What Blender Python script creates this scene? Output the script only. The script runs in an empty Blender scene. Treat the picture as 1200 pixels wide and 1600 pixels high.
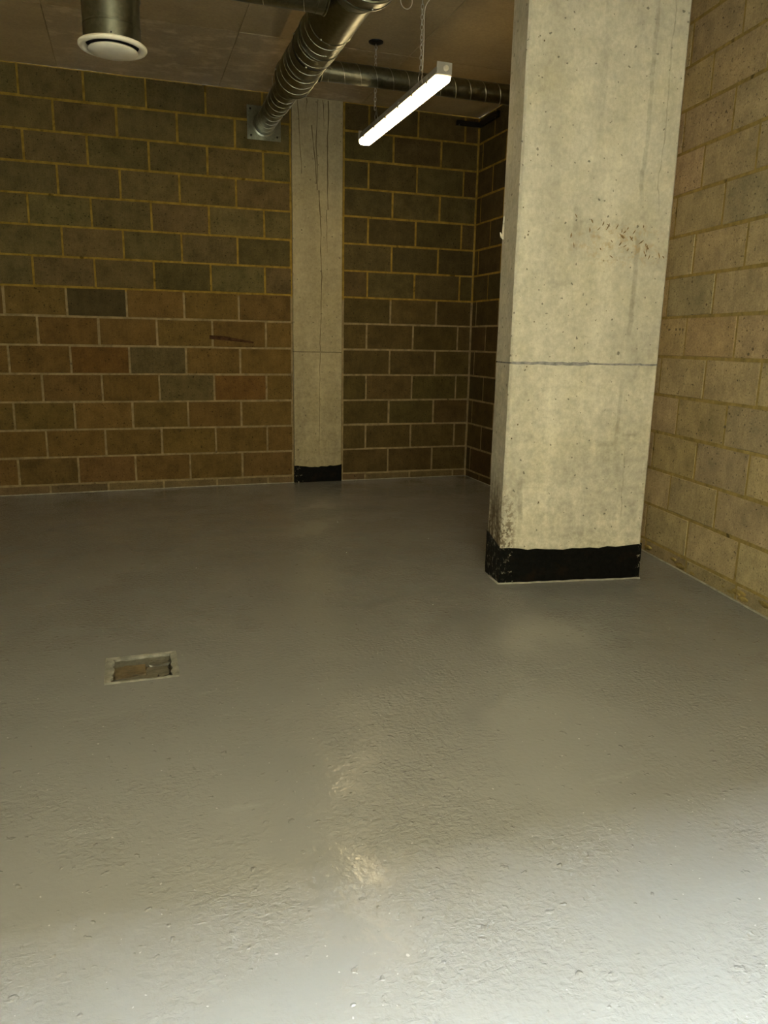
import bpy, bmesh, math, random
from mathutils import Vector, Matrix, Euler
random.seed(7)
C = bpy.context.scene.collection
S = bpy.context.scene
PI = math.pi

# ------------------------------------------------------------------ camera
cd = bpy.data.cameras.new('camera')
cam = bpy.data.objects.new('camera', cd); C.objects.link(cam)
YAW, PITCH, ROLL = .3248, .2223, .0183
def cam_axes():
    cy, sy, cp, sp = math.cos(YAW), math.sin(YAW), math.cos(PITCH), math.sin(PITCH)
    f = Vector((sy*cp, cy*cp, -sp)); r = Vector((cy, -sy, 0)); u = r.cross(f)
    return r*math.cos(ROLL)+u*math.sin(ROLL), u*math.cos(ROLL)-r*math.sin(ROLL), f
r_, u_, f_ = cam_axes()
cam.matrix_world = Matrix(((r_.x, u_.x, -f_.x, 0), (r_.y, u_.y, -f_.y, 0), (r_.z, u_.z, -f_.z, 1.264), (0, 0, 0, 1)))
cd.sensor_fit = 'VERTICAL'; cd.sensor_height = 36; cd.lens = 1177.9/1600*36
cd.clip_start = .02; cd.clip_end = 200
S.camera = cam

# ------------------------------------------------------------------ sky and exposure
w = bpy.data.worlds.new('sky'); S.world = w; w.use_nodes = True
bg = w.node_tree.nodes['Background']
bg.inputs['Color'].default_value = (.73, .875, 1, 1); bg.inputs['Strength'].default_value = 148
S.view_settings.view_transform = 'Standard'; S.view_settings.look = 'None'
S.view_settings.gamma = 1; S.view_settings.exposure = 0; S.view_settings.use_curve_mapping = False
LAMP = 29.0

# ------------------------------------------------------------------ material helper
class NT:
    def __init__(s, name):
        s.m = bpy.data.materials.new(name); s.m.use_nodes = True
        s.t = s.m.node_tree; s.b = s.t.nodes['Principled BSDF']
    def n(s, typ, ins=None, out=0, **props):
        nd = s.t.nodes.new('ShaderNode'+typ)
        for k, v in props.items(): setattr(nd, k, v)
        for k, v in (ins or {}).items(): s.put(nd.inputs[k], v)
        return nd.outputs[out]
    def put(s, sock, v):
        if isinstance(v, bpy.types.NodeSocket): s.t.links.new(v, sock)
        elif isinstance(v, (tuple, list)) and len(v) == 3 and sock.type == 'RGBA': sock.default_value = (*v, 1)
        else: sock.default_value = v
    def math(s, op, a, b=0.0, c=0.0): return s.n('Math', {0: a, 1: b, 2: c}, operation=op)
    def noise(s, vec, scale, detail=4, rough=.55, dist=0): 
        return s.n('TexNoise', {'Vector': vec, 'Scale': scale, 'Detail': detail, 'Roughness': rough, 'Distortion': dist})
    def rng(s, v, a, b, c, d): 
        return s.n('MapRange', {'Value': v, 'From Min': a, 'From Max': b, 'To Min': c, 'To Max': d})
    def sc(s, vec, x, y, z): return s.n('Mapping', {'Vector': vec, 'Scale': (x, y, z)})
    def mix(s, f, a, b, mode='MIX'): 
        nd = s.t.nodes.new('ShaderNodeMix'); nd.data_type = 'RGBA'; nd.blend_type = mode
        s.put(nd.inputs[0], f); s.put(nd.inputs[6], a); s.put(nd.inputs[7], b); return nd.outputs[2]
    def mul(s, col, fac): return s.mix(1.0, col, fac, 'MULTIPLY')
    def bump(s, h, strength, dist=.01, normal=None):
        i = {'Height': h, 'Strength': strength, 'Distance': dist}
        if normal is not None: i['Normal'] = normal
        return s.n('Bump', i)
    def done(s, col=None, rough=None, metal=None, normal=None, spec=None, **kw):
        for k, v in (('Base Color', col), ('Roughness', rough), ('Metallic', metal), ('Normal', normal), ('Specular IOR Level', spec)):
            if v is not None: s.put(s.b.inputs[k], v)
        for k, v in kw.items(): s.put(s.b.inputs[k.replace('_', ' ')], v)
        return s.m

M = {}
def tc(t): return t.n('TexCoord', out=3)
def pos(t): return t.n('NewGeometry', out=0)

def m_block():
    t = NT('concrete_block'); o = tc(t); oi = t.t.nodes.new('ShaderNodeObjectInfo')
    off = t.n('VectorMath', {0: oi.outputs['Random'], 1: (61, 37, 83)}, operation='MULTIPLY')
    v = t.n('VectorMath', {0: o, 1: off}, operation='ADD')
    big = t.rng(t.noise(v, 8, 6, .68), .32, .70, .70, 1.22)
    fine = t.rng(t.noise(v, 110, 3, .75), .3, .7, .80, 1.2)
    st = t.rng(t.noise(t.sc(v, 45, 45, 5), 1, 3, .6), .35, .68, .94, 1.06)
    pit = t.rng(t.noise(v, 70, 2, .5), .655, .70, 1, .35)
    lime = t.rng(t.noise(t.sc(v, 1, 1, .6), 16, 5, .7), .68, .8, 0, .35)
    k = t.math('MULTIPLY', t.math('MULTIPLY', big, fine), t.math('MULTIPLY', st, pit))
    col = t.mul(oi.outputs['Color'], k)
    col = t.mix(lime, col, t.mul(oi.outputs['Color'], (1.7, 1.7, 1.75)))
    h = t.math('ADD', t.math('MULTIPLY', fine, .5), t.math('MULTIPLY', pit, 1.2))
    return t.done(col, .92, normal=t.bump(h, .5, .004), spec=.2)
M['block'] = m_block()

def m_mortar(name, lo, hi, zsw):
    t = NT(name); p = pos(t)
    z = t.n('SeparateXYZ', {0: p}, out=2)
    f = t.rng(t.math('ADD', z, t.rng(t.noise(p, 9), 0, 1, -.02, .02)), zsw-.01, zsw+.01, 0, 1)
    n = t.rng(t.noise(p, 22, 5, .65), .3, .7, .65, 1.3)
    dark = t.rng(t.noise(p, 11, 3, .5), .66, .74, 1, .3)
    col = t.mul(t.mix(f, lo, hi), t.math('MULTIPLY', n, dark))
    return t.done(col, .95, normal=t.bump(t.noise(p, 90, 3), .5, .004), spec=.15)
M['mortar_back'] = m_mortar('mortar_back', (.24, .18, .09), (.245, .158, .028), 1.622)
M['mortar_right'] = m_mortar('mortar_right', (.25, .182, .06), (.25, .178, .055), 1.6)

def m_concrete(name, base, streaks=False, rough=.85):
    t = NT(name); o = tc(t)
    x, y, z = (t.n('SeparateXYZ', {0: o}, out=i) for i in range(3))
    big = t.rng(t.noise(o, 2.6, 6, .66), .3, .7, .78, 1.16)
    med = t.rng(t.noise(o, 17, 7, .74), .34, .68, .68, 1.18)
    fine = t.rng(t.noise(t.sc(o, 1, 1, .8), 48, 4, .7), .3, .7, .86, 1.12)
    vert = t.rng(t.noise(t.sc(o, 7, 7, .35), 1, 4, .6), .3, .7, .9, 1.1)
    pit = t.rng(t.noise(o, 42, 1, .4), .71, .74, 1, .42)
    low = t.rng(z, 1.6, .2, 0, 1)           # blotchier where the pour is rougher
    medk = t.n('MapRange', {'Value': low, 'To Min': t.math('ADD', t.math('MULTIPLY', med, .45), .55), 'To Max': med})
    k = t.math('MULTIPLY', t.math('MULTIPLY', big, medk), t.math('MULTIPLY', t.math('MULTIPLY', fine, vert), pit))
    col = t.mul(base, k)
    tint = t.rng(t.noise(o, 3.5, 4, .6), .45, .7, 0, .35)
    col = t.mix(tint, col, t.mul(col, (1.0, .97, .78)))
    if streaks:
        wob = t.rng(t.noise(t.sc(o, .2, .2, 1.4), 3, 4, .6), .3, .7, -.015, .015)
        xx = t.math('ADD', t.math('ADD', x, wob), t.math('MULTIPLY', t.math('SUBTRACT', z, 1.8), .006))
        def band(c, wd, z0, z1, a):
            d = t.math('ABSOLUTE', t.math('SUBTRACT', xx, c))
            f = t.rng(d, wd*.55, wd, a, 0)
            g = t.math('MULTIPLY', t.rng(z, z0, z0+.08, 0, 1), t.rng(z, z1-.08, z1, 1, 0))
            return t.math('MULTIPLY', t.math('MULTIPLY', f, g), t.rng(t.noise(o, 14, 4, .7), .35, .6, .3, 1))
        s = band(.645, .014, 1.95, 3.4, .55)
        for a in ((.628, .016, 1.3, 1.85, .6), (.735, .004, 1.9, 3.4, .6), (.61, .012, .62, 1.1, .45), (.085, .016, .28, .62, .5), (.665, .005, .32, .75, .55), (.40, .02, 2.2, 3.3, .2), (.30, .03, 1.75, 2.0, .45)):
            s = t.math('MAXIMUM', s, band(*a))
        def patch(x0, x1, z0, z1, a):
            fx = t.math('MULTIPLY', t.rng(x, x0, x0+.02, 0, 1), t.rng(x, x1-.02, x1, 1, 0))
            fz = t.math('MULTIPLY', t.rng(z, z0, z0+.012, 0, 1), t.rng(z, z1-.012, z1, 1, 0))
            return t.math('MULTIPLY', t.math('MULTIPLY', fx, fz), a)
        for a in ((.50, .66, .735, .775, .32), (.64, .745, .79, .815, .4), (.16, .32, 1.55, 1.585, .22), (.18, .36, 1.8, 1.84, .15)):
            s = t.math('MAXIMUM', s, patch(*a))
        col = t.mix(s, col, t.mul(col, (.50, .50, .47)))
        # ochre rust bloom around the gouges
        dx = t.math('MULTIPLY', t.math('SUBTRACT', x, .55), 3.2); dz = t.math('MULTIPLY', t.math('SUBTRACT', z, 1.76), 8)
        rr = t.math('ADD', t.math('MULTIPLY', dx, dx), t.math('MULTIPLY', dz, dz))
        rf = t.math('MULTIPLY', t.rng(rr, .1, 1.1, 1, 0), t.rng(t.noise(o, 26, 4, .7), .5, .66, 0, .6))
        col = t.mix(rf, col, (.36, .22, .06))
        # honeycombed, dirty foot on the left arris and side face
        hf = t.math('MULTIPLY', t.math('MULTIPLY', t.rng(x, .05, .09, 1, 0), t.rng(z, .3, .58, 1, 0)), t.rng(t.noise(o, 38, 4, .7), .47, .55, 0, .85))
        col = t.mix(hf, col, (.09, .062, .03))
        sf = t.math('MULTIPLY', t.math('MULTIPLY', t.rng(x, .002, .004, 1, 0), t.rng(z, .38, .62, 1, 0)), t.rng(t.noise(t.sc(o, 8, 8, 1.2), 3, 4, .7), .42, .56, 0, .85))
        col = t.mix(sf, col, (.075, .05, .022))
    h = t.math('ADD', t.math('MULTIPLY', med, .6), t.math('ADD', t.math('MULTIPLY', fine, .4), t.math('MULTIPLY', pit, .8)))
    return t.done(col, rough, normal=t.bump(h, .35, .004), spec=.3)
M['pillar'] = m_concrete('pillar_concrete', (.50, .455, .345), True)
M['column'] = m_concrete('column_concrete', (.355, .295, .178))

def m_ceiling(name, base, rough):
    t = NT(name); o = pos(t)
    big = t.rng(t.noise(o, 1.3, 5, .6), .3, .7, .85, 1.15)
    lime = t.rng(t.noise(t.sc(o, 1, 1.6, 1), 5, 8, .72), .50, .62, 0, .75 if rough else .15)
    sp = t.rng(t.noise(o, 60, 3, .6), .3, .7, .9, 1.1)
    col = t.mul(base, t.math('MULTIPLY', big, sp))
    col = t.mix(lime, col, t.mul(base, (1.45, 1.45, 1.5)))
    return t.done(col, .8, normal=t.bump(t.noise(o, 12, 6, .7), .45 if rough else .12, .01), spec=.3)
M['ceil_smooth'] = m_ceiling('ceiling_smooth', (.41, .305, .155), False)
M['ceil_rough'] = m_ceiling('ceiling_rough', (.41, .31, .17), True)

def m_floor():
    t = NT('floor_paint'); p = pos(t)
    big = t.rng(t.noise(p, .9, 4, .55), .3, .7, .92, 1.06)
    col = t.mul((.183, .177, .162), big)
    st = t.rng(t.noise(t.sc(p, .7, 3.2, 1), 2.6, 9, .76), .585, .74, 0, .55)
    col = t.mix(st, col, (.25, .245, .225))
    speck = t.rng(t.noise(p, 80, 1, .4), .765, .785, 0, .5)
    col = t.mix(speck, col, (.42, .41, .38))
    peel = t.noise(p, 60, 2, .5)
    ripple = t.noise(t.sc(p, 1, 1.5, 1), 30, 5, .62, .4)
    ridge = t.math('ABSOLUTE', t.math('SUBTRACT', ripple, .5))
    mask = t.rng(t.noise(p, 1.9, 4, .6), .44, .60, .10, 1)
    nib = t.rng(t.noise(p, 30, 2, .5), .67, .74, 0, 1)
    h = t.math('ADD', t.math('MULTIPLY', t.math('MULTIPLY', ridge, mask), -1.3), t.math('ADD', t.math('MULTIPLY', t.math('MULTIPLY', peel, .55), t.math('ADD', mask, .25)), t.math('MULTIPLY', nib, .3)))
    b1 = t.bump(t.noise(p, 2.2, 3, .5), .10, .05)
    return t.done(col, .11, normal=t.bump(h, 1.0, .006, b1), spec=.5)
M['floor'] = m_floor()

def m_bitumen():
    t = NT('black_bitumen'); o = tc(t)
    n = t.rng(t.noise(o, 30, 5, .7), .3, .7, .5, 1.5)
    rust = t.rng(t.noise(o, 9, 4, .6), .55, .7, 0, .6)
    col = t.mix(rust, t.mul((.004, .0038, .003), n), (.014, .008, .004))
    x = t.n('SeparateXYZ', {0: o}, out=0)
    edge = t.math('MAXIMUM', t.rng(x, .045, .11, .14, 0), t.rng(x, .76, .80, 0, .14))
    sc = t.rng(t.math('ADD', t.noise(t.sc(o, 1, 1, 1), 42, 5, .72), edge), .71, .77, 0, .8)
    col = t.mix(sc, col, (.30, .27, .20))
    return t.done(col, .5, normal=t.bump(t.noise(o, 45, 4, .6), .6, .005), spec=.06)
M['bitumen'] = m_bitumen()

def simple(name, col, rough=.6, metal=0, var=.15, scale=20, bump=0, spec=.5):
    t = NT(name); o = tc(t)
    k = t.rng(t.noise(o, scale, 4, .6), .3, .7, 1-var, 1+var)
    return t.done(t.mul(col, k), rough, metal, normal=t.bump(t.noise(o, scale*3), bump, .003) if bump else None, spec=spec)
def m_galv(name, col, r0, r1):
    t = NT(name); o = tc(t)
    sp = t.n('TexVoronoi', {'Vector': o, 'Scale': 60}, out=1)
    k = t.rng(t.n('SeparateColor', {0: sp}), 0, 1, .86, 1.12)
    rg = t.rng(t.noise(o, 14, 4, .6), .3, .7, r0, r1)
    return t.done(t.mul(col, k), rg, 1.0)
M['galv'] = m_galv('galvanised_steel', (.215, .22, .172), .285, .34)
M['galv_bright'] = m_galv('galvanised_seam', (.60, .60, .50), .3, .42)
M['rubber'] = simple('black_rubber', (.008, .008, .007), .6)
M['white'] = simple('white_enamel', (.86, .80, .64), .38, var=.05)
M['dark'] = simple('void_shade', (.006, .006, .006), .8)
M['housing'] = simple('lamp_housing_grey', (.30, .27, .22), .5, var=.06)
M['clip'] = simple('lamp_clip_steel', (.5, .48, .42), .35, 1, var=.06)
M['chain'] = simple('zinc_chain', (.85, .83, .75), .3, 1, var=.1)
M['flex'] = simple('white_flex', (.62, .55, .42), .5, var=.05)
M['black_steel'] = simple('black_steel', (.02, .019, .017), .45, .6)
M['crack'] = simple('crack_shadow', (.13, .10, .055), .95, spec=.1)
M['gouge'] = simple('rusty_gouge', (.17, .105, .035), .9, var=.5, scale=60)
M['scuff'] = simple('dark_scuff', (.055, .026, .013), .9, var=.5, scale=30, spec=.1)
M['sealant'] = simple('pale_sealant', (.27, .25, .20), .55, var=.3, scale=25)
M['seal_grey'] = simple('grey_joint_filler', (.21, .20, .18), .8, var=.4, scale=40, bump=.5)
M['sump_lip'] = simple('sump_lip', (.20, .19, .155), .5, var=.4, scale=30, bump=.6)
M['sump_base'] = simple('sump_base', (.105, .075, .036), .6, var=.5, scale=22, bump=.7)
M['sump_grey'] = simple('sump_grey', (.10, .088, .06), .45, var=.35, scale=30, bump=.6)
M['render'] = simple('plain_render', (.26, .205, .11), .9, var=.12, scale=3)
M['lane_unseen'] = simple('lane_wall_unseen', (.112, .085, .043), .9, var=.1, scale=2)  # tan tone of the unseen wall, chosen to warm and dim bounced daylight
M['paving'] = simple('lane_paving', (.13, .12, .10), .9, var=.1, scale=3)
def m_lens():
    t = NT('glowing_lens')
    return t.done((.8, .78, .7), .4, Emission_Color=(1, .77, .40), Emission_Strength=LAMP)
M['lens'] = m_lens()

# ------------------------------------------------------------------ mesh helpers
def new_bm(): return bmesh.new()
def obj(name, bm, mat=None, parent=None, loc=None, smooth=False, mesh=None):
    if mesh is None:
        mesh = bpy.data.meshes.new(name); bm.to_mesh(mesh); bm.free()
        if mat is not None: mesh.materials.append(mat)
        if smooth:
            for p in mesh.polygons: p.use_smooth = True
    o = bpy.data.objects.new(name, mesh); C.objects.link(o)
    if parent is not None: o.parent = parent
    if loc is not None: o.location = loc
    return o
def tag(o, label=None, cat=None, group=None, kind=None):
    for k, v in (('label', label), ('category', cat), ('group', group), ('kind', kind)):
        if v: o[k] = v
    return o
def empty(name, label, cat, loc=(0, 0, 0), rz=0, group=None):
    o = bpy.data.objects.new(name, None); C.objects.link(o); o.location = loc; o.rotation_euler = (0, 0, rz)
    o.empty_display_size = .05
    return tag(o, label, cat, group)
def smooth_by_angle(o, ang=40):
    me = o.data
    for p in me.polygons: p.use_smooth = True
    bm = bmesh.new(); bm.from_mesh(me)
    for e in bm.edges:
        if len(e.link_faces) == 2 and e.calc_face_angle(0) > math.radians(ang): e.smooth = False
    bm.to_mesh(me); bm.free()
    return o
def add_box(bm, x0, x1, y0, y1, z0, z1, bev=0):
    r = bmesh.ops.create_cube(bm, size=1)
    for v in r['verts']:
        v.co = Vector((x0 if v.co.x < 0 else x1, y0 if v.co.y < 0 else y1, z0 if v.co.z < 0 else z1))
    if bev:
        es = {e for v in r['verts'] for e in v.link_edges}
        bmesh.ops.bevel(bm, geom=list(es), offset=bev, segments=2, affect='EDGES', profile=.5)
    return bm
def frame_from(d):
    d = Vector(d).normalized(); a = Vector((0, 0, 1)) if abs(d.z) < .9 else Vector((1, 0, 0))
    u = d.cross(a).normalized(); v = d.cross(u).normalized(); return u, v, d
def add_lathe(bm, prof, o, d, n=32, close=False):
    """prof: list of (s, r) along direction d from origin o"""
    u, v, d = frame_from(d); o = Vector(o); rings = []
    for s, r in prof:
        if r < 1e-6: rings.append([bm.verts.new(o+d*s)])
        else: rings.append([bm.verts.new(o+d*s+(u*math.cos(2*PI*i/n)+v*math.sin(2*PI*i/n))*r) for i in range(n)])
    for a, b in zip(rings, rings[1:]):
        for i in range(n):
            j = (i+1) % n
            if len(a) == 1 and len(b) == 1: continue
            if len(a) == 1: bm.faces.new((a[0], b[j], b[i]))
            elif len(b) == 1: bm.faces.new((a[i], a[j], b[0]))
            else: bm.faces.new((a[i], a[j], b[j], b[i]))
    bmesh.ops.recalc_face_normals(bm, faces=bm.faces)
    return bm
def add_tube(bm, pts, r, n=8, closed=False):
    pts = [Vector(p) for p in pts]; rings = []; N = len(pts); up = None
    for i, p in enumerate(pts):
        a = pts[(i-1) % N] if (closed or i > 0) else p
        b = pts[(i+1) % N] if (closed or i < N-1) else p
        d = (b-a).normalized()
        if up is None: up, _, _ = frame_from(d)
        u = (up-d*up.dot(d)).normalized(); v = d.cross(u); up = u
        rings.append([bm.verts.new(p+(u*math.cos(2*PI*k/n)+v*math.sin(2*PI*k/n))*r) for k in range(n)])
    M_ = N if closed else N-1
    for i in range(M_):
        a, b = rings[i], rings[(i+1) % N]
        for k in range(n): bm.faces.new((a[k], a[(k+1) % n], b[(k+1) % n], b[k]))
    if not closed:
        bm.faces.new(rings[0][::-1]); bm.faces.new(rings[-1])
    bmesh.ops.recalc_face_normals(bm, faces=bm.faces)
    return bm
def add_ribbon(bm, pts, w, y0, y1):
    """upright strip through (x, z) pts, between depth y0 and y1, width w or list of widths"""
    prev = None
    for i, (x, z) in enumerate(pts):
        ww = w[i] if isinstance(w, list) else w
        a = pts[max(0, i-1)]; b = pts[min(len(pts)-1, i+1)]
        t = Vector((b[0]-a[0], 0, b[1]-a[1])).normalized(); nrm = Vector((t.z, 0, -t.x))*ww/2
        q = [bm.verts.new(Vector((x, y, z))+s*nrm) for y in (y0, y1) for s in (-1, 1)]
        if prev:
            for c in ((0, 1), (1, 3), (3, 2), (2, 0)): bm.faces.new((prev[c[0]], prev[c[1]], q[c[1]], q[c[0]]))
        else: bm.faces.new((q[0], q[1], q[3], q[2]))
        prev = q
    bm.faces.new((prev[2], prev[3], prev[1], prev[0]))
    bmesh.ops.recalc_face_normals(bm, faces=bm.faces)
    return bm

# ------------------------------------------------------------------ dimensions
D = 6.652; CEIL = 3.21; X0 = -.663; XC = 3.07
RW, RY, RA = 3.039, 3.854, -.1427
def rw_x(y): return RW+RA*(RY-y)
BEND = RY+(XC-RW)/.1427
def fz(x, y):   # the painted screed falls slightly towards the back left and along the right wall
    a = -.013*math.exp(-(((x+1.2)/1.4)**2+((y-6.7)/1.6)**2))
    b = -.012*math.exp(-(((x-2.9)/.55)**2+((y-2.4)/.8)**2))
    return a+b

# ------------------------------------------------------------------ floor with a sump hole
SX0, SX1, SY0, SY1 = -.138, .112, 2.79, 3.02
def axis_steps(lo, hi, step, extra):
    v = [lo+i*(hi-lo)/round((hi-lo)/step) for i in range(round((hi-lo)/step)+1)]
    v = [a for a in v if all(abs(a-e) > .025 for e in extra)]+list(extra)
    return sorted(v)
xs = axis_steps(-4, 3.12, .12, (SX0, SX1)); ys = axis_steps(0, 6.75, .12, (SY0, SY1))
bm = new_bm(); vv = {}
for i, x in enumerate(xs):
    for j, y in enumerate(ys): vv[i, j] = bm.verts.new((x, y, fz(x, y)))
for i in range(len(xs)-1):
    for j in range(len(ys)-1):
        cx, cy = (xs[i]+xs[i+1])/2, (ys[j]+ys[j+1])/2
        if SX0 < cx < SX1 and SY0 < cy < SY1: continue
        bm.faces.new((vv[i, j], vv[i+1, j], vv[i+1, j+1], vv[i, j+1]))
floor = tag(obj('floor', bm, M['floor'], smooth=True), kind='structure')

# ------------------------------------------------------------------ walls of concrete blocks
block_cache = {}
def block_mesh(L, H, var):
    key = (round(L, 3), round(H, 3), var)
    if key not in block_cache:
        rnd = random.Random(hash(key) & 0xffff); c = min(.006, H*.15); d = .09
        bm = new_bm(); jt = lambda a=.0016: rnd.uniform(-a, a)
        ring0 = [(0, 0), (L, 0), (L, H), (0, H)]; ring1 = [(c, c), (L-c, c), (L-c, H-c), (c, H-c)]
        A = [bm.verts.new((x, d, z)) for x, z in ring0]
        B = [bm.verts.new((x+jt(), c, z+jt())) for x, z in ring0]
        F = [bm.verts.new((x+jt(.002), 0+jt(.0007), z+jt(.002))) for x, z in ring1]
        for k in range(4):
            l = (k+1) % 4
            bm.faces.new((A[k], A[l], B[l], B[k])); bm.faces.new((B[k], B[l], F[l], F[k]))
        bm.faces.new(F)
        bmesh.ops.recalc_face_normals(bm, faces=bm.faces)
        me = bpy.data.meshes.new('concrete_block'); bm.to_mesh(me); bm.free(); me.materials.append(M['block'])
        block_cache[key] = me
    return block_cache[key]
def place_block(parent, p, rz, L, H, col, proud=0):
    if L < .025 or H < .02: return None
    o = obj('concrete_block', None, mesh=block_mesh(L, H, random.randrange(3)), parent=parent)
    n = Vector((math.sin(rz), -math.cos(rz), 0))
    o.location = Vector(p)+n*(proud+random.uniform(-.001, .0012)); o.rotation_euler = (0, 0, rz)
    o.color = (*col, 1)
    return o
def jit(col, a=.10, hue=.05):
    k = 1+random.uniform(-a, a)
    return tuple(c*k*(1+random.uniform(-hue, hue)) for c in col)
J = .010
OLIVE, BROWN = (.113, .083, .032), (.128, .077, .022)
def lay(parent, rows, spans_fn, to_world, rz, colour):
    """rows: (row, z0, z1); spans_fn(row) -> [(a, b)] along the wall"""
    for r, z0, z1 in rows:
        for k, (a, b) in enumerate(spans_fn(r)):
            place_block(parent, to_world(a+J/2, z0+J/2), rz, b-a-J, z1-z0-J, colour(r, a, b))
def spans(first, step, lo, hi):
    out = []; k = math.floor((lo-first)/step)
    while first+k*step < hi-1e-6:
        a, b = max(lo, first+k*step), min(hi, first+(k+1)*step)
        if b-a > .03: out.append((a, b))
        k += 1
    return out
BED = lambda b: .225*(14-b)+.065
back_rows = [(0, BED(1), CEIL)]+[(r, BED(r+1), BED(r)) for r in range(1, 14)]+[(14, -.022, BED(14))]

COLX0, COLX1 = 1.376, 1.812
bm = new_bm()
add_box(bm, -4.0, COLX0-.004, D+.0025, D+.2, -.05, CEIL); add_box(bm, COLX1+.004, XC+.1, D+.0025, D+.2, -.05, CEIL)
wall_back = tag(obj('wall_back', bm, M['mortar_back']), kind='structure')
def col_back(r, a, b):
    mid = (a+b)/2; n = (mid-X0)/.45
    c = OLIVE if r <= 6 else BROWN
    if r == 7 and .6 < n < 1.4: return (.064, .046, .019)
    if r == 9 and 1.6 < n < 2.4: return (.096, .070, .029)
    if r == 9 and .6 < n < 1.4: return (.115, .058, .015)
    if r == 10 and 2.1 < n < 2.9: return (.108, .079, .031)
    if r == 10 and 3.1 < n < 3.9: return (.13, .066, .018)
    if (r == 6 and 2.1 < n < 2.9) or (r == 5 and n > 3.6 and n < 4.4): return (.078, .059, .021)
    if r in (13,) : return jit((.12, .072, .023))
    if r == 14: return jit((.125, .085, .04), .2)
    return jit(c)
def spans_left(r):
    return spans(X0+(.225 if r % 2 else 0), .45, -2.45, COLX0-.008)
def spans_right(r):
    return spans(2.045+(.2225 if r % 2 else 0), .445, COLX1+.012, XC-.004)
def tw(a, z): return (a, D, z)
lay(wall_back, back_rows, spans_left, tw, 0, col_back)
lay(wall_back, back_rows, spans_right, tw, 0, lambda r, a, b: jit((.075, .055, .021) if r <= 6 else (.080, .054, .018), .14) if r < 14 else jit((.125, .085, .04), .2))  # darker tones right of the column paint in the corner's shade

# far side wall behind the pillar, faces -X
bm = new_bm(); add_box(bm, XC+.0025, XC+.2, BEND, D+.0, -.05, CEIL)
wall_side = tag(obj('wall_side', bm, M['mortar_back']), kind='structure')
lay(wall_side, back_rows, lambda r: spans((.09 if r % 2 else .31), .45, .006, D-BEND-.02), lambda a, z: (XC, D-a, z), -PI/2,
    lambda r, a, b: jit((.062, .045, .017) if r <= 6 else (.064, .043, .015), .14))  # shade of the far corner is darkened into these block colours
# near right wall, turned a few degrees
tv = Vector((RA, -1, 0)).normalized(); rz_r = math.atan2(tv.y, tv.x)
nrm = Vector((math.sin(rz_r), -math.cos(rz_r), 0))       # faces the room
p_start = Vector((XC, BEND, 0)); Lr = (BEND-.0)/abs(tv.y)
bm = new_bm(); add_box(bm, 0, Lr, .0025, .2, -.05, CEIL)
wall_right = obj('wall_right', bm, M['mortar_right']); wall_right.data.transform(Matrix.Translation(p_start) @ Matrix.Rotation(rz_r, 4, 'Z'))
tag(wall_right, kind='structure')
RBED = lambda b: .225*(14-b)+.081
right_rows = [(0, RBED(1), CEIL)]+[(r, RBED(r+1), RBED(r)) for r in range(1, 14)]+[(14, -.02, RBED(14))]
a0 = (BEND-RY)/abs(tv.y)
def right_spans(r):
    off = a0+(0 if r % 2 else .2273)
    if r == 14: off = a0+.02
    return spans(off, .4546, .012, 3.05)
RIGHT = (.325, .245, .132)
def col_right(r, a, b):
    if r == 14: return jit((.27, .21, .11), .12)
    k = random.choice((RIGHT, RIGHT, (.335, .248, .122), (.30, .232, .132), (.35, .268, .142)))
    return jit(k, .07, .03)
lay(wall_right, right_rows, right_spans, lambda a, z: p_start+tv*a+Vector((0, 0, z)), rz_r, col_right)

# unseen sides of the room and the lane outside the wide opening
bm = new_bm(); add_box(bm, -4.2, -4, 0, D+.2, -.05, CEIL)
tag(obj('wall_left', bm, M['render']), kind='structure')
OPX0, OPX1 = -1.0, 1.45
bm = new_bm(); add_box(bm, -4.2, OPX0, -.25, 0, -.05, CEIL); add_box(bm, OPX1, 3.2, -.25, 0, -.05, CEIL)
tag(obj('wall_front', bm, M['render']), kind='structure')
bm = new_bm(); add_box(bm, -26, 26, -3.35, 0, -.08, -.001)
tag(obj('floor_lane', bm, M['paving']), kind='structure')
bm = new_bm(); add_box(bm, -26, 26, -3.65, -3.35, -.08, 10.0)  # unseen wall, height set to screen low sky and steepen the floor falloff
tag(obj('wall_lane_unseen', bm, M['lane_unseen']), kind='structure')

# ------------------------------------------------------------------ ceiling and its formwork panels
bm = new_bm(); add_box(bm, -4.2, 3.3, 0, D+.2, CEIL+.008, CEIL+.3)
ceiling = tag(obj('ceiling', bm, M['ceil_smooth']), kind='structure')
px = [-3.93]+[-.385+1.18*k for k in range(-2, 3)]+[3.06]
py = [0.02, 1.85, 3.68, 5.505, D-.001]
for i in range(len(px)-1):
    for j in range(len(py)-1):
        dz = random.choice((0, .0015, .003)) if j < 3 else random.choice((0, .001))
        g = .003
        bm = new_bm(); add_box(bm, px[i]+g, px[i+1]-g, py[j]+g, py[j+1]-g, CEIL+dz, CEIL+.0085)
        rough = (j == 3 and px[i] > -1 and px[i+1] < 2.1)
        obj('ceiling_panel', bm, M['ceil_rough'] if rough else M['ceil_smooth'], ceiling)

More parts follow.
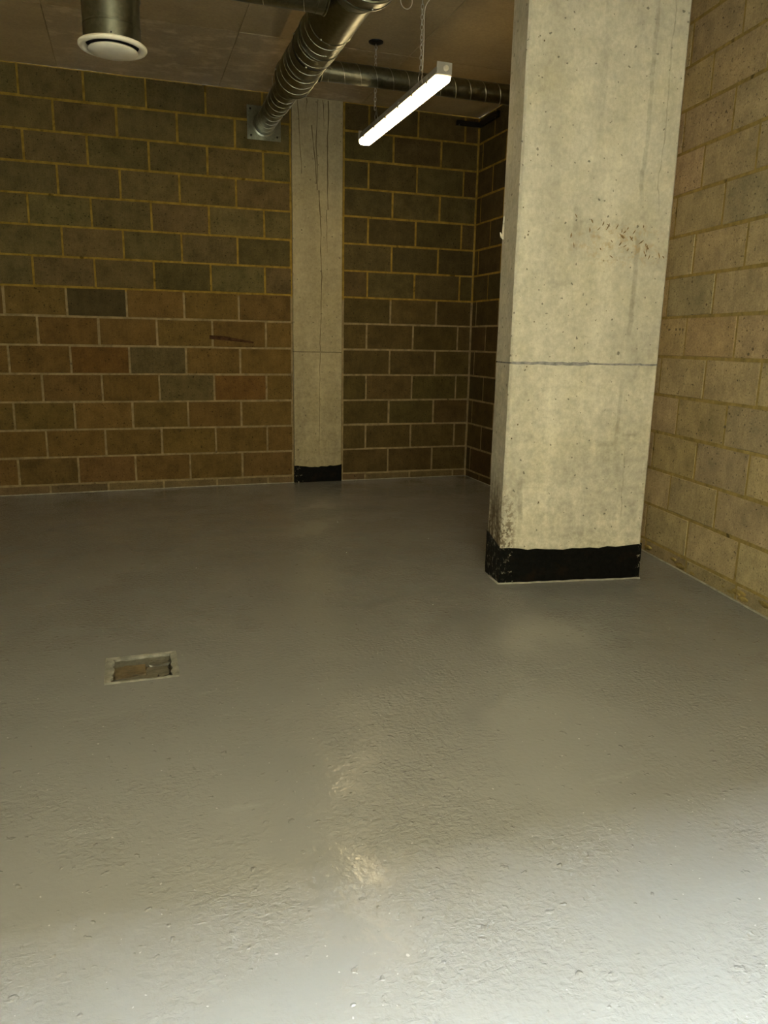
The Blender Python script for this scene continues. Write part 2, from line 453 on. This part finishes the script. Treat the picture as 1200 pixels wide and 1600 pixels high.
# ------------------------------------------------------------------ sealant beads where floor meets wall
def bead(p0, p1, r=.005):
    p0, p1 = Vector(p0), Vector(p1); n = max(4, int((p1-p0).length/.12)); pts = []
    for i in range(n+1):
        q = p0.lerp(p1, i/n); q.z = fz(q.x, q.y)+random.uniform(.0, .0025)
        q += Vector((random.uniform(-.002, .002), random.uniform(-.002, .002), 0)); pts.append(q)
    bm = new_bm(); add_tube(bm, pts, r, 6); return obj('sealant_bead', bm, M['sealant'], floor, smooth=True)
bead((-2.4, D-.003, 0), (COLX0, D-.003, 0)); bead((COLX1, D-.003, 0), (XC-.01, D-.003, 0))
bead((XC-.003, D-.01, 0), (XC-.003, BEND+.05, 0), .004)
q0 = p_start+nrm*.003+tv*.05; q1 = p_start+nrm*.003+tv*3.0
bead(q0, q1, .006)

# ------------------------------------------------------------------ the big pillar in front
PA = (1.833, 3.484); PANG = math.atan2(3.37-3.484, 2.641-1.833); PW, PD = .814, .232
pillar = empty('concrete_pillar', 'broad pale board-marked concrete pillar standing near right block wall', 'pillar', (*PA, 0), PANG)
SEAM = 1.17
def pillar_section(name, z0, z1):
    bm = new_bm(); add_box(bm, 0, PW, 0, PD, z0, z1)
    es = [e for e in bm.edges if abs(e.verts[0].co.z-e.verts[1].co.z) > .1]
    bmesh.ops.bevel(bm, geom=es, offset=.011, segments=1, affect='EDGES')
    bmesh.ops.subdivide_edges(bm, edges=[e for e in bm.edges if abs(e.verts[0].co.z-e.verts[1].co.z) > .1], cuts=8)
    for v in bm.verts:
        if z0 < v.co.z < z1: v.co += Vector((random.uniform(-.0012, .0012), random.uniform(-.001, .001), 0))
    return obj(name, bm, M['pillar'], pillar)
pillar_section('lower_section', 0, SEAM-.004)
pillar_section('upper_section', SEAM+.004, CEIL)
bm = new_bm(); add_box(bm, .006, PW-.006, .0045, PD-.006, SEAM-.006, SEAM+.006)
seam = tag(obj('joint_filler', bm, M['seal_grey'], pillar), 'grey filler in the horizontal pour joint')
bm = new_bm()
pts = [(i/24*PW*.98+.01, SEAM+random.uniform(-.0025, .0025)) for i in range(25)]
add_ribbon(bm, pts, [random.uniform(.012, .018) if i < 13 else random.uniform(.007, .012) for i in range(25)], -.0012, .006)
tag(obj('filler_smear', bm, M['seal_grey'], pillar), 'uneven smear of grey filler along the joint')
# black painted base band with an uneven top edge
def base_band(parent, w, d, th, top, left_top, right_face=True):
    bm = new_bm(); path = [(-th, d, left_top), (-th, d*.5, left_top*.9), (-th, -th, top)]
    n = 16
    for i in range(1, n): path.append((-th+(w+2*th)*i/n, -th, top-.016*math.sin(PI*i/n)+random.uniform(-.005, .005)))
    path += [(w+th, -th, top), (w+th, d, top)]
    lo = [bm.verts.new((x, y, -.02)) for x, y, z in path]; hi = [bm.verts.new((x, y, z)) for x, y, z in path]
    inn = [bm.verts.new((min(max(x, .001), w-.001), max(y, .001), z-.002)) for x, y, z in path]
    for i in range(len(path)-1):
        bm.faces.new((lo[i], lo[i+1], hi[i+1], hi[i])); bm.faces.new((hi[i], hi[i+1], inn[i+1], inn[i]))
    bmesh.ops.recalc_face_normals(bm, faces=bm.faces)
    return obj('base_band', bm, M['bitumen'], parent)
tag(base_band(pillar, PW, PD, .0035, .200, .245), 'scuffed black bitumen paint band round the foot')
bm = new_bm(); pts = []
for i in range(30):
    x = -.006+(PW+.012)*i/29; pts.append((x, -.009+random.uniform(-.002, .002), random.uniform(.001, .004)))
pts = [(-.009, PD*.6, .002)]+pts; add_tube(bm, pts, .0055, 6)
tag(obj('sealant_line', bm, M['sealant'], pillar, smooth=True), 'thin pale sealant line under the black band')
# gouges across the middle of the front face
bm = new_bm()
for k in range(34):
    gx = min(max(random.gauss(.58, .14), .2), PW-.03); gz = 1.83-(gx-.3)*.18+random.gauss(0, .045)
    if k < 8: gx, gz = ((.383, 1.864), (.47, 1.84), (.55, 1.80), (.655, 1.775), (.69, 1.745), (.76, 1.715), (.60, 1.79), (.50, 1.70))[k]
    L = random.uniform(.006, .014)*(1.6 if k < 8 else 1); ang = random.uniform(.6, 2.6)
    a = (gx-L*math.cos(ang), gz-L*math.sin(ang)); b = (gx+L*math.cos(ang), gz+L*math.sin(ang)); mm = (gx+.001, gz)
    add_ribbon(bm, [a, mm, b], [.002, random.uniform(.004, .008), .002], -.0006, .002)
tag(obj('gouge_marks', bm, M['gouge'], pillar), 'small rust brown gouges scattered across the face', kind='stuff')
bm = new_bm()
for k in range(15):
    gx, gz = random.choice(((random.uniform(.02, .06), random.uniform(.3, 3.0)), (random.uniform(.05, .78), random.uniform(.3, 3.1))))
    s = random.uniform(.002, .0045)
    add_ribbon(bm, [(gx, gz-s), (gx+.0008, gz), (gx, gz+s)], [s*.8, s*1.8, s*.8], -.0005, .002)
tag(obj('blow_holes', bm, M['crack'], pillar), 'tiny dark blow holes in the concrete face', kind='stuff')
bm = new_bm(); add_ribbon(bm, [(.002, 1.79), (-.012, 1.80), (-.02, 1.82)], [.012, .014, .003], .20, .206)
add_ribbon(bm, [(-.004, 1.80), (-.003, 1.90)], [.012, .006], .20, .206)
tag(obj('mortar_snot', bm, M['pillar'], pillar), 'thin fin of concrete sticking out from the side edge')

# ------------------------------------------------------------------ column set in the back wall
column = empty('concrete_column', 'narrow cracked concrete column set flush in dark back block wall', 'column', (COLX0, D-.006, 0))
CW = COLX1-COLX0
bm = new_bm(); add_box(bm, 0, CW, 0, .2, -.02, 1.161, .004); obj('lower_section', bm, M['column'], column)
bm = new_bm(); add_box(bm, 0, CW, 0, .2, 1.165, CEIL, .004); obj('upper_section', bm, M['column'], column)
bm = new_bm(); add_box(bm, .004, CW-.004, .0025, .19, 1.155, 1.171); obj('joint_filler', bm, M['crack'], column)
def crack(x0, z0, z1, drift, w0, w1, seed):
    rnd = random.Random(seed); n = max(4, int((z0-z1)/.07)); pts = []; x = x0
    for i in range(n+1):
        f = i/n; x += rnd.uniform(-.006, .006); pts.append((x+drift*f, z0+(z1-z0)*f))
    bm = new_bm(); add_ribbon(bm, pts, [(w0+(w1-w0)*i/n)*rnd.uniform(.5, 1.3) for i in range(n+1)], -.0006, .003)
    return obj('crack', bm, M['crack'], column)
crack(.05, 3.19, 2.62, .03, .007, .005, 1); crack(.12, 3.2, 3.1, .0, .008, .002, 2)
crack(.17, 3.0, 2.55, .05, .009, .006, 3); crack(.225, 3.2, 2.5, .0, .006, .008, 4)
crack(.228, 2.5, 1.17, .0, .010, .004, 5); crack(.305, 3.2, 2.35, -.005, .012, .007, 6)
crack(.30, 2.35, 2.0, .012, .008, .003, 7); crack(.265, 3.2, 3.0, .01, .007, .002, 8); crack(.24, 1.155, .25, .0, .005, .002, 9)
tag(base_band(column, CW, .1, .004, .155, .155), 'black bitumen paint band round the foot')

# scuff on the left part of the back wall and drill holes on the right wall
bm = new_bm(); add_ribbon(bm, [(.66, 1.275), (.78, 1.268), (.92, 1.25), (1.03, 1.236)], [.030, .034, .022, .012], D-.0034, D+.003)
tag(obj('scuff_mark', bm, M['scuff'], wall_back), 'long dark scuff across two blocks', kind='stuff')
bm = new_bm()
for a, z in ((.27, 1.362), (.345, 1.362), (.385, 1.363), (.415, 1.361), (.62, 1.49), (1.15, 1.60), (.46, 1.62), (1.02, 1.235), (1.05, 1.26), (.9, .86)):
    p = p_start+tv*a+Vector((0, 0, z))
    add_lathe(bm, [(.0, .0), (0, .0075), (-.003, .008), (-.003, 0)], p+nrm*.0012, nrm, 10)
tag(obj('drill_holes', bm, M['crack'], wall_right), 'row of small dark drill holes', kind='stuff')
# mortar splashes along the foot of the right wall
bm = new_bm()
for k in range(22):
    a = random.uniform(.1, 2.2); s = random.uniform(.02, .06)
    m = Matrix.Translation(p_start+tv*a+nrm*.001+Vector((0, 0, random.uniform(.012, .05)))) @ Matrix.Rotation(rz_r, 4, 'Z') @ Matrix.Diagonal((s, .006, s*.35, 1))
    r = bmesh.ops.create_icosphere(bm, subdivisions=1, radius=1, matrix=m)
    for v in r['verts']: v.co += Vector((random.uniform(-.004, .004), random.uniform(-.001, .001), random.uniform(-.004, .004)))
o = obj('mortar_splashes', bm, M['mortar_right'], wall_right, smooth=True); tag(o, kind='stuff')

# ------------------------------------------------------------------ ducts
AX, AZ = 1.15, 2.97
def seam_helix(name, o, d, L, r, pitch, parent, wire=.0015, phase=0):
    u, v, d = frame_from(d); o = Vector(o); pts = []; n = int(L/pitch*28)
    for i in range(n+1):
        a = 2*PI*i/28+phase; pts.append(o+d*(L*i/n)+(u*math.cos(a)+v*math.sin(a))*(r+.0005))
    bm = new_bm(); add_tube(bm, pts, wire, 5); return obj(name, bm, M['galv_bright'], parent, smooth=True)
def duct_piece(name, prof, o, d, parent, mat='galv', n=40, inner=True):
    bm = new_bm()
    if inner: prof = prof+[(s, r-.002) for s, r in reversed(prof)]+[prof[0]]
    add_lathe(bm, prof, o, d, n); ob = obj(name, bm, M[mat], parent); return smooth_by_angle(ob, 30)
def screw(p, parent):
    bm = new_bm(); bmesh.ops.create_icosphere(bm, subdivisions=1, radius=.006, matrix=Matrix.Translation(p))
    return obj('screw', bm, M['galv_bright'], parent, smooth=True)
duct = empty('ventilation_duct', 'galvanised spiral duct run with two side branches hung under the concrete ceiling', 'duct', (AX, D, AZ))
dl = Vector((0, -1, 0)); O = Vector((0, 0, 0))        # local to the duct empty
bm = new_bm(); add_box(bm, -.138, .136, -.005, 0, -.122, .133, .0015)
plate = tag(obj('wall_plate', bm, M['galv'], duct), 'square galvanised plate fixed over the wall opening')
for x, z in ((-.112, .105), (.11, .105), (-.108, -.092), (.105, -.092)):
    bm = new_bm(); add_lathe(bm, [(0, .009), (.006, .009), (.007, .006), (.012, .006), (.012, 0)], (x, -.005, z), dl, 6); obj('bolt', bm, M['black_steel'], plate)
duct_piece('wall_spigot', [(.004, .094), (.008, .094), (.012, .083), (.07, .081), (.07, .078)], O, dl, duct, inner=False)
duct_piece('duct_section', [(.05, .080), (.56, .080)], O, dl, duct)
seam_helix('spiral_seam', dl*.07, dl, .48, .080, .105, duct)
duct_piece('gasket', [(.555, .080), (.558, .0865), (.575, .0865), (.58, .08)], O, dl, duct, 'rubber', inner=False)
duct_piece('duct_section', [(.575, .088), (1.10, .090)], O, dl, duct)
seam_helix('spiral_seam', dl*.59, dl, .50, .089, .105, duct, phase=1)
duct_piece('reducer', [(1.085, .092), (1.09, .097), (1.10, .0975), (1.108, .094), (1.125, .095), (1.185, .128), (1.195, .1325), (1.205, .1325), (1.212, .129)], O, dl, duct, inner=False)
duct_piece('tee_fitting', [(1.208, .128), (1.56, .128)], O, dl, duct)
seam_helix('spiral_seam', dl*1.25, dl, .28, .128, .12, duct, .0018)
duct_piece('duct_section', [(1.555, .125), (1.775, .125)], O, dl, duct)
seam_helix('spiral_seam', dl*1.57, dl, .19, .125, .105, duct, phase=2)
duct_piece('gasket', [(1.77, .124), (1.773, .1325), (1.795, .1325), (1.80, .125)], O, dl, duct, 'rubber', inner=False)
duct_piece('duct_section', [(1.795, .131), (2.215, .131)], O, dl, duct)
seam_helix('spiral_seam', dl*1.81, dl, .39, .131, .10, duct, phase=.5)
duct_piece('coupling_ring', [(2.20, .1315), (2.203, .137), (2.212, .137), (2.216, .133)], O, dl, duct, inner=False)
duct_piece('tee_fitting', [(2.21, .134), (2.66, .134)], O, dl, duct)
duct_piece('expander', [(2.65, .136), (2.655, .140), (2.664, .140), (2.668, .137), (2.80, .176), (2.805, .181), (2.814, .181), (2.818, .178)], O, dl, duct)
duct_piece('end_collar', [(2.816, .1775), (2.905, .1775), (2.909, .187), (2.917, .189), (2.923, .187), (2.926, .180)], O, dl, duct)
for s, r, a in ((1.78, .134, 2.75), (1.21, .131, 2.9), (2.215, .136, 2.9), (2.22, .136, 4.2), (2.225, .136, 5.2), (2.83, .180, 4.9), (1.79, .134, 4.3), (1.11, .096, 5.0), (1.15, .112, 2.8)):
    screw(dl*s+Vector((math.cos(a), 0, math.sin(a)))*r, duct)
for s, r in ((.40, .083), (1.95, .134)):
    bm = new_bm(); add_lathe(bm, [(s-.012, r), (s-.012, r+.002), (s+.012, r+.002), (s+.012, r)], O, dl, 40)
    band = smooth_by_angle(obj('hanger_band', bm, M['galv'], duct), 30)
    bm = new_bm(); add_tube(bm, [dl*s+Vector((0, 0, r-.004)), dl*s+Vector((0, 0, CEIL-AZ))], .004, 6); obj('hanger_rod', bm, M['galv_bright'], duct)

# right hand branch to the side wall
dr = Vector((1, 0, 0)); RO = Vector((.124, 5.25-D, 0)); LB = XC-(AX+.124)
rb = tag(duct_piece('branch_pipe', [(.0, .0625), (LB-.004, .0625)], RO, dr, duct, n=28), 'thin branch pipe running right into the dark corner')
seam_helix('spiral_seam', RO+dr*.03, dr, LB-.06, .0625, .112, rb, .0016)
duct_piece('collar', [(.0, .072), (.004, .072), (.01, .065), (.05, .0645), (.052, .063)], RO, dr, rb, inner=False, n=28)
# left hand branch with an elbow down to the diffuser
BY = 4.07; DX = .009; BR = .125
dlft = Vector((-1, 0, 0)); RB = .20; LH = (AX-.13-DX)-RB; LO = Vector((-.13, BY-D, 0))
lb = tag(duct_piece('branch_pipe', [(.0, BR), (LH, BR)], LO, dlft, duct), 'wide branch pipe running left to the round white vent')
duct_piece('collar', [(.0, .133), (.006, .133), (.012, .128), (.05, .1275), (.052, .126)], LO, dlft, lb, inner=False)
seam_helix('spiral_seam', LO+dlft*.06, dlft, LH-.1, BR, .2, lb, .0014)
bm = new_bm(); rings = []; n = 40; segs = 4
for k in range(segs+1):
    a = PI/2*k/segs; c0 = LO+Vector((-LH, 0, -RB)); cen = c0+Vector((-math.sin(a)*RB, 0, math.cos(a)*RB))
    e1 = Vector((-math.sin(a), 0, math.cos(a))); e2 = Vector((0, 1, 0))
    rings.append([bm.verts.new(cen+(e1*math.cos(2*PI*i/n)+e2*math.sin(2*PI*i/n))*(BR+.002)) for i in range(n)])
for a, b in zip(rings, rings[1:]):
    for i in range(n): bm.faces.new((a[i], a[(i+1) % n], b[(i+1) % n], b[i]))
bmesh.ops.recalc_face_normals(bm, faces=bm.faces)
smooth_by_angle(obj('elbow', bm, M['galv'], lb), 15)
dd = Vector((0, 0, -1)); OE = LO+Vector((-LH-RB, 0, -RB)); DIFZ = 2.575; LD = AZ-RB-DIFZ
duct_piece('coupling_ring', [(-.006, .127), (-.003, .1325), (.007, .1325), (.012, .128)], OE, dd, lb, inner=False)
duct_piece('drop_section', [(.0, .1265), (LD*.62, .1265), (LD*.63, .1285), (LD*.66, .1285), (LD*.67, .127), (LD-.002, .127)], OE, dd, lb)
for a, s in ((-1.75, .02), (-1.6, LD-.012)):
    bm = new_bm(); bmesh.ops.create_icosphere(bm, subdivisions=1, radius=.004, matrix=Matrix.Translation(OE+dd*s+Vector((math.cos(a), math.sin(a), 0))*.128)); obj('rivet', bm, M['black_steel'], lb)
bm = new_bm(); add_tube(bm, [LO+Vector((-.45, 0, BR-.004)), LO+Vector((-.45, 0, CEIL-AZ))], .004, 6); obj('hanger_rod', bm, M['galv_bright'], lb)

vent = empty('air_valve', 'round white ceiling air valve at the bottom of short galvanised drop', 'vent', (DX, BY, DIFZ))
bm = new_bm(); add_lathe(bm, [(.001, .120), (.001, .126), (.001, .146), (.005, .152), (.011, .153), (.018, .148), (.022, .138), (.018, .126), (.008, .1185), (.001, .116), (.001, .120)], O, dd, 48)
smooth_by_angle(obj('outer_ring', bm, M['white'], vent), 60)
bm = new_bm(); add_lathe(bm, [(.0012, .119), (.0012, 0)], O, dd, 32); obj('throat_shade', bm, M['dark'], vent)  # flat black disc painted as the shade inside the duct mouth
bm = new_bm(); add_lathe(bm, [(.004, 0), (.004, .06), (.022, .1085), (.028, .111), (.032, .108), (.037, .060), (.041, .02), (.042, 0)], O, dd, 48)
smooth_by_angle(obj('centre_disc', bm, M['white'], vent), 50)
bm = new_bm(); add_lathe(bm, [(.0015, .012), (.006, .012)], O, dd, 12); obj('spindle', bm, M['white'], vent)

# ------------------------------------------------------------------ hanging batten lamp
LX, LY0, LY1, LZ = 1.735, 4.262, 5.752, 2.668
lamp = empty('batten_lamp', 'long glowing white batten lamp hanging on chains beneath the ducts', 'lamp', (LX, (LY0+LY1)/2, LZ))
H = (LY1-LY0)/2
def extrude_prof(prof, y0, y1, name, mat, parent, taper=0, ang=35):
    bm = new_bm(); A = [bm.verts.new((x, y0, z)) for x, z in prof]; B = [bm.verts.new((x, y1, z)) for x, z in prof]
    n = len(prof)
    for i in range(n): bm.faces.new((A[i], A[(i+1) % n], B[(i+1) % n], B[i]))
    bm.faces.new(A[::-1]); bm.faces.new(B); bmesh.ops.recalc_face_normals(bm, faces=bm.faces)
    if taper:
        bmesh.ops.bevel(bm, geom=[e for e in bm.edges if abs(e.verts[0].co.y-e.verts[1].co.y) < 1e-5], offset=taper, segments=3, affect='EDGES', profile=.5)
    return smooth_by_angle(obj(name, bm, mat, parent), ang)
lens_prof = [(.044, .036)]+[(.044*math.cos(a), .012-.012*math.sin(a)+.008) for a in [PI*k/10 for k in range(11)]]+[(-.044, .036)]
lens_prof = [(.045, .036), (.044, .018), (.038, .006), (.026, .001), (0, 0), (-.026, .001), (-.038, .006), (-.044, .018), (-.045, .036)]
extrude_prof(lens_prof, -H, H, 'lens', M['lens'], lamp, .007)
house_prof = [(.049, .034), (.049, .042), (.042, .050), (.036, .082), (.026, .090), (-.026, .090), (-.036, .082), (-.042, .050), (-.049, .042), (-.049, .034)]
extrude_prof(house_prof, -H-.004, H+.004, 'housing', M['housing'], lamp, .003)
for s in (-1, 1):
    bm = new_bm(); y = s*(H+.004); add_box(bm, -.046, .046, min(y, y+s*.012), max(y, y+s*.012), .033, .100, .006)
    cap = obj('end_cap', bm, M['housing'], lamp)
    bm = new_bm(); add_lathe(bm, [(0, .015), (.008, .015), (.010, .012), (.016, .011), (.017, 0)], (.006, y+s*.012, .066), (0, s, 0), 14)
    smooth_by_angle(obj('gland', bm, M['flex'], cap), 40)
for k in range(6):
    for s in (-1, 1):
        y = -H+.13+k*(2*H-.26)/5
        bm = new_bm(); add_box(bm, s*.046-.004, s*.046+.004, y-.013, y+.013, .024, .058, .002); obj('clip', bm, M['clip'], lamp)
CY = (4.50, 5.329); CHX = 1.69
for y in CY:
    yy = y-(LY0+LY1)/2; dx = CHX-LX
    bm = new_bm(); pts = [(-.044, yy-.03, .05), (-.050, yy-.022, .09), (dx-.002, yy, .135), (-.050, yy+.022, .09), (-.044, yy+.03, .05)]
    add_tube(bm, pts, .0022, 6); obj('wire_hanger', bm, M['clip'], lamp, smooth=True)
# chains with ceiling roses
def chain(name, label, x, y, zt, zb, rose):
    e = empty(name, label, 'chain', (x, y, zb), 0, 'chains holding the batten lamp')
    bm = new_bm(); pitch = .026; n = int((zt-zb-.03)/pitch)
    for k in range(n+1):
        zc = zb-zb+.012+k*pitch; pts = []
        for i in range(10):
            a = 2*PI*i/10; u, v = .0078*math.cos(a), .0168*math.sin(a)
            rot = (PI/4 if k % 2 else -PI/4)+random.uniform(-.25, .25)
            pts.append((u*math.cos(rot), u*math.sin(rot), zc+v))
        add_tube(bm, pts, .0017, 5, closed=True)
    obj('links', bm, M['chain'], e, smooth=True)
    top = zt-zb
    bm = new_bm(); add_lathe(bm, [(0, 0), (0, .05), (-.006, .048), (-.012, .03), (-.014, 0)], (0, 0, top), (0, 0, 1), 20); obj('ceiling_rose', bm, M['black_steel'], e)
    bm = new_bm(); add_tube(bm, [(0, 0, top-.01), (0, 0, top-.022), (.010, 0, top-.034), (.004, 0, top-.048), (-.006, 0, top-.042)], .0032, 6); obj('hook', bm, M['chain'], e, smooth=True)
    return e
ch = chain('hanging_chain', 'thin zinc chain holding the near end of the lamp, flex beside it', CHX, CY[0], CEIL, LZ+.128, True)
chain('hanging_chain', 'thin zinc chain behind the branch duct holding the far lamp end', CHX-.012, CY[1], CEIL, LZ+.128, True)
# flex: from the lamp top up the chain, slack loop under the ceiling
pts = [(CHX+.03, CY[0]+.06, LZ+.097), (CHX+.022, CY[0]+.03, LZ+.105), (CHX+.0125, CY[0], LZ+.14), (CHX+.0125, CY[0], LZ+.22), (CHX+.014, CY[0], LZ+.30), (CHX+.0125, CY[0], LZ+.38), (CHX+.016, CY[0]+.003, CEIL-.08), (CHX+.060, CY[0]+.01, CEIL-.03), (CHX+.075, CY[0]+.02, CEIL-.004)]
def cable(name, pts, label):
    cu = bpy.data.curves.new(name, 'CURVE'); cu.dimensions = '3D'
    sp = cu.splines.new('NURBS'); sp.points.add(len(pts)-1); sp.order_u = 3; sp.use_endpoint_u = True; sp.resolution_u = 6
    for p, q in zip(sp.points, pts): p.co = (*q, 1)
    cu.bevel_depth = .0024; cu.bevel_resolution = 2
    tmp = bpy.data.objects.new('tmp', cu); C.objects.link(tmp)
    dg = bpy.context.evaluated_depsgraph_get(); me = bpy.data.meshes.new_from_object(tmp.evaluated_get(dg)); bpy.data.objects.remove(tmp)
    me.materials.clear(); me.materials.append(M['flex'])
    for p in me.polygons: p.use_smooth = True
    o = bpy.data.objects.new(name, me); C.objects.link(o); return tag(o, label, 'cable')
cable('flex_cable', pts, 'thin white flex running down beside the near lamp chain')
lx, ly, pts = CHX-.085, CY[0]+.03, []
pts.append((lx+.02, ly-.01, CEIL-.003))
for k in range(9):
    a = PI*.5-PI*.15-2*PI*k/9*.92
    pts.append((lx+.036*math.cos(a), ly+.006*k/9, CEIL-.063+.040*math.sin(a)))
pts += [(lx-.02, ly+.02, CEIL-.012), (lx-.05, ly+.05, CEIL-.003)]
cable('cable_loop', pts, 'small white loop of cable under ceiling left of near chain')

# black bracket high in the dark corner
br = empty('corner_bracket', 'small black steel bracket high in the dark far corner under ceiling', 'bracket', (XC-.10, D-.10, 3.14))
bm = new_bm(); add_box(bm, -.14, .098, .05, .07, -.02, .02, .002); obj('flange', bm, M['black_steel'], br)
bm = new_bm(); add_box(bm, .075, .097, -.30, .05, -.02, .03, .002); obj('side_arm', bm, M['black_steel'], br)
bm = new_bm(); add_box(bm, -.13, -.11, .07, .10, -.012, .012); obj('fixing_lug', bm, M['black_steel'], br)
bm = new_bm(); add_box(bm, .02, .04, .07, .10, -.012, .012); obj('fixing_lug', bm, M['black_steel'], br)
for x, y in ((-.12, .05), (.075, -.26)):
    bm = new_bm(); bmesh.ops.create_icosphere(bm, subdivisions=1, radius=.007, matrix=Matrix.Translation((x, y, -.02))); obj('bolt', bm, M['galv'], br, smooth=True)

# ------------------------------------------------------------------ recessed sump in the floor
scx, scy = (SX0+SX1)/2, (SY0+SY1)/2
sump = empty('floor_sump', 'small rectangular recessed box in the painted floor with ragged edges', 'sump', (scx, scy, -.05))
hw, hd = (SX1-SX0)/2, (SY1-SY0)/2
bm = new_bm(); n = 12; g = {}
for i in range(n+1):
    for j in range(n+1):
        x, y = -hw+2*hw*i/n, -hd+2*hd*j/n
        z = -.004+random.uniform(-.004, .004)+(.010 if (x < .02 and y > -.01) else 0)+(.006 if y < -.05 else 0)
        g[i, j] = bm.verts.new((x, y, z))
for i in range(n):
    for j in range(n): bm.faces.new((g[i, j], g[i+1, j], g[i+1, j+1], g[i, j+1]))
obj('recess_bottom', bm, M['sump_base'], sump)
bm = new_bm(); T = .006
for x0, x1, y0, y1 in ((-hw-T, -hw, -hd-T, hd+T), (hw, hw+T, -hd-T, hd+T), (-hw, hw, -hd-T, -hd), (-hw, hw, hd, hd+T)):
    add_box(bm, x0, x1, y0, y1, -.01, .049)
obj('recess_side', bm, M['sump_grey'], sump)
# ragged painted lip: strips of uneven width around the hole
def lip(p0, p1, inward, wmin, wmax):
    p0, p1, inward = Vector(p0), Vector(p1), Vector(inward); n = 14; bm = new_bm(); rows = []
    for i in range(n+1):
        q = p0.lerp(p1, i/n); wv = random.uniform(wmin, wmax)
        z = random.uniform(.0005, .003)
        rows.append([bm.verts.new(q-inward*.012+Vector((0, 0, .0502))), bm.verts.new(q-inward*.004+Vector((0, 0, .052+z))), bm.verts.new(q+inward*wv+Vector((0, 0, .0505+z*.5))), bm.verts.new(q+inward*wv*.9+Vector((0, 0, .040)))])
    for a, b in zip(rows, rows[1:]):
        for k in range(3): bm.faces.new((a[k], a[k+1], b[k+1], b[k]))
    bmesh.ops.recalc_face_normals(bm, faces=bm.faces)
    return obj('lip', bm, M['sump_lip'], sump)
lip((-hw-.01, hd, 0), (hw+.01, hd, 0), (0, -1, 0), .004, .016)
lip((-hw-.01, -hd, 0), (hw+.01, -hd, 0), (0, 1, 0), .002, .010)
lip((-hw, -hd, 0), (-hw, hd, 0), (1, 0, 0), .010, .026)
lip((hw, -hd, 0), (hw, hd, 0), (-1, 0, 0), .008, .020)
for k, (x0, x1, y0, y1, z, mt) in enumerate(((-.10, .012, -.02, .075, .030, 'sump_base'), (.015, .10, -.03, .05, .022, 'sump_grey'), (-.105, .06, -.088, -.03, .026, 'sump_grey'), (.03, .105, .055, .095, .034, 'sump_grey'))):
    bm = new_bm(); add_box(bm, x0, x1, y0, y1, .004, z); bmesh.ops.subdivide_edges(bm, edges=bm.edges[:], cuts=2, use_grid_fill=True)
    for v in bm.verts: v.co += Vector((random.uniform(-.006, .006), random.uniform(-.006, .006), random.uniform(-.003, .003)))
    obj('rubble_piece', bm, M[mt], sump)
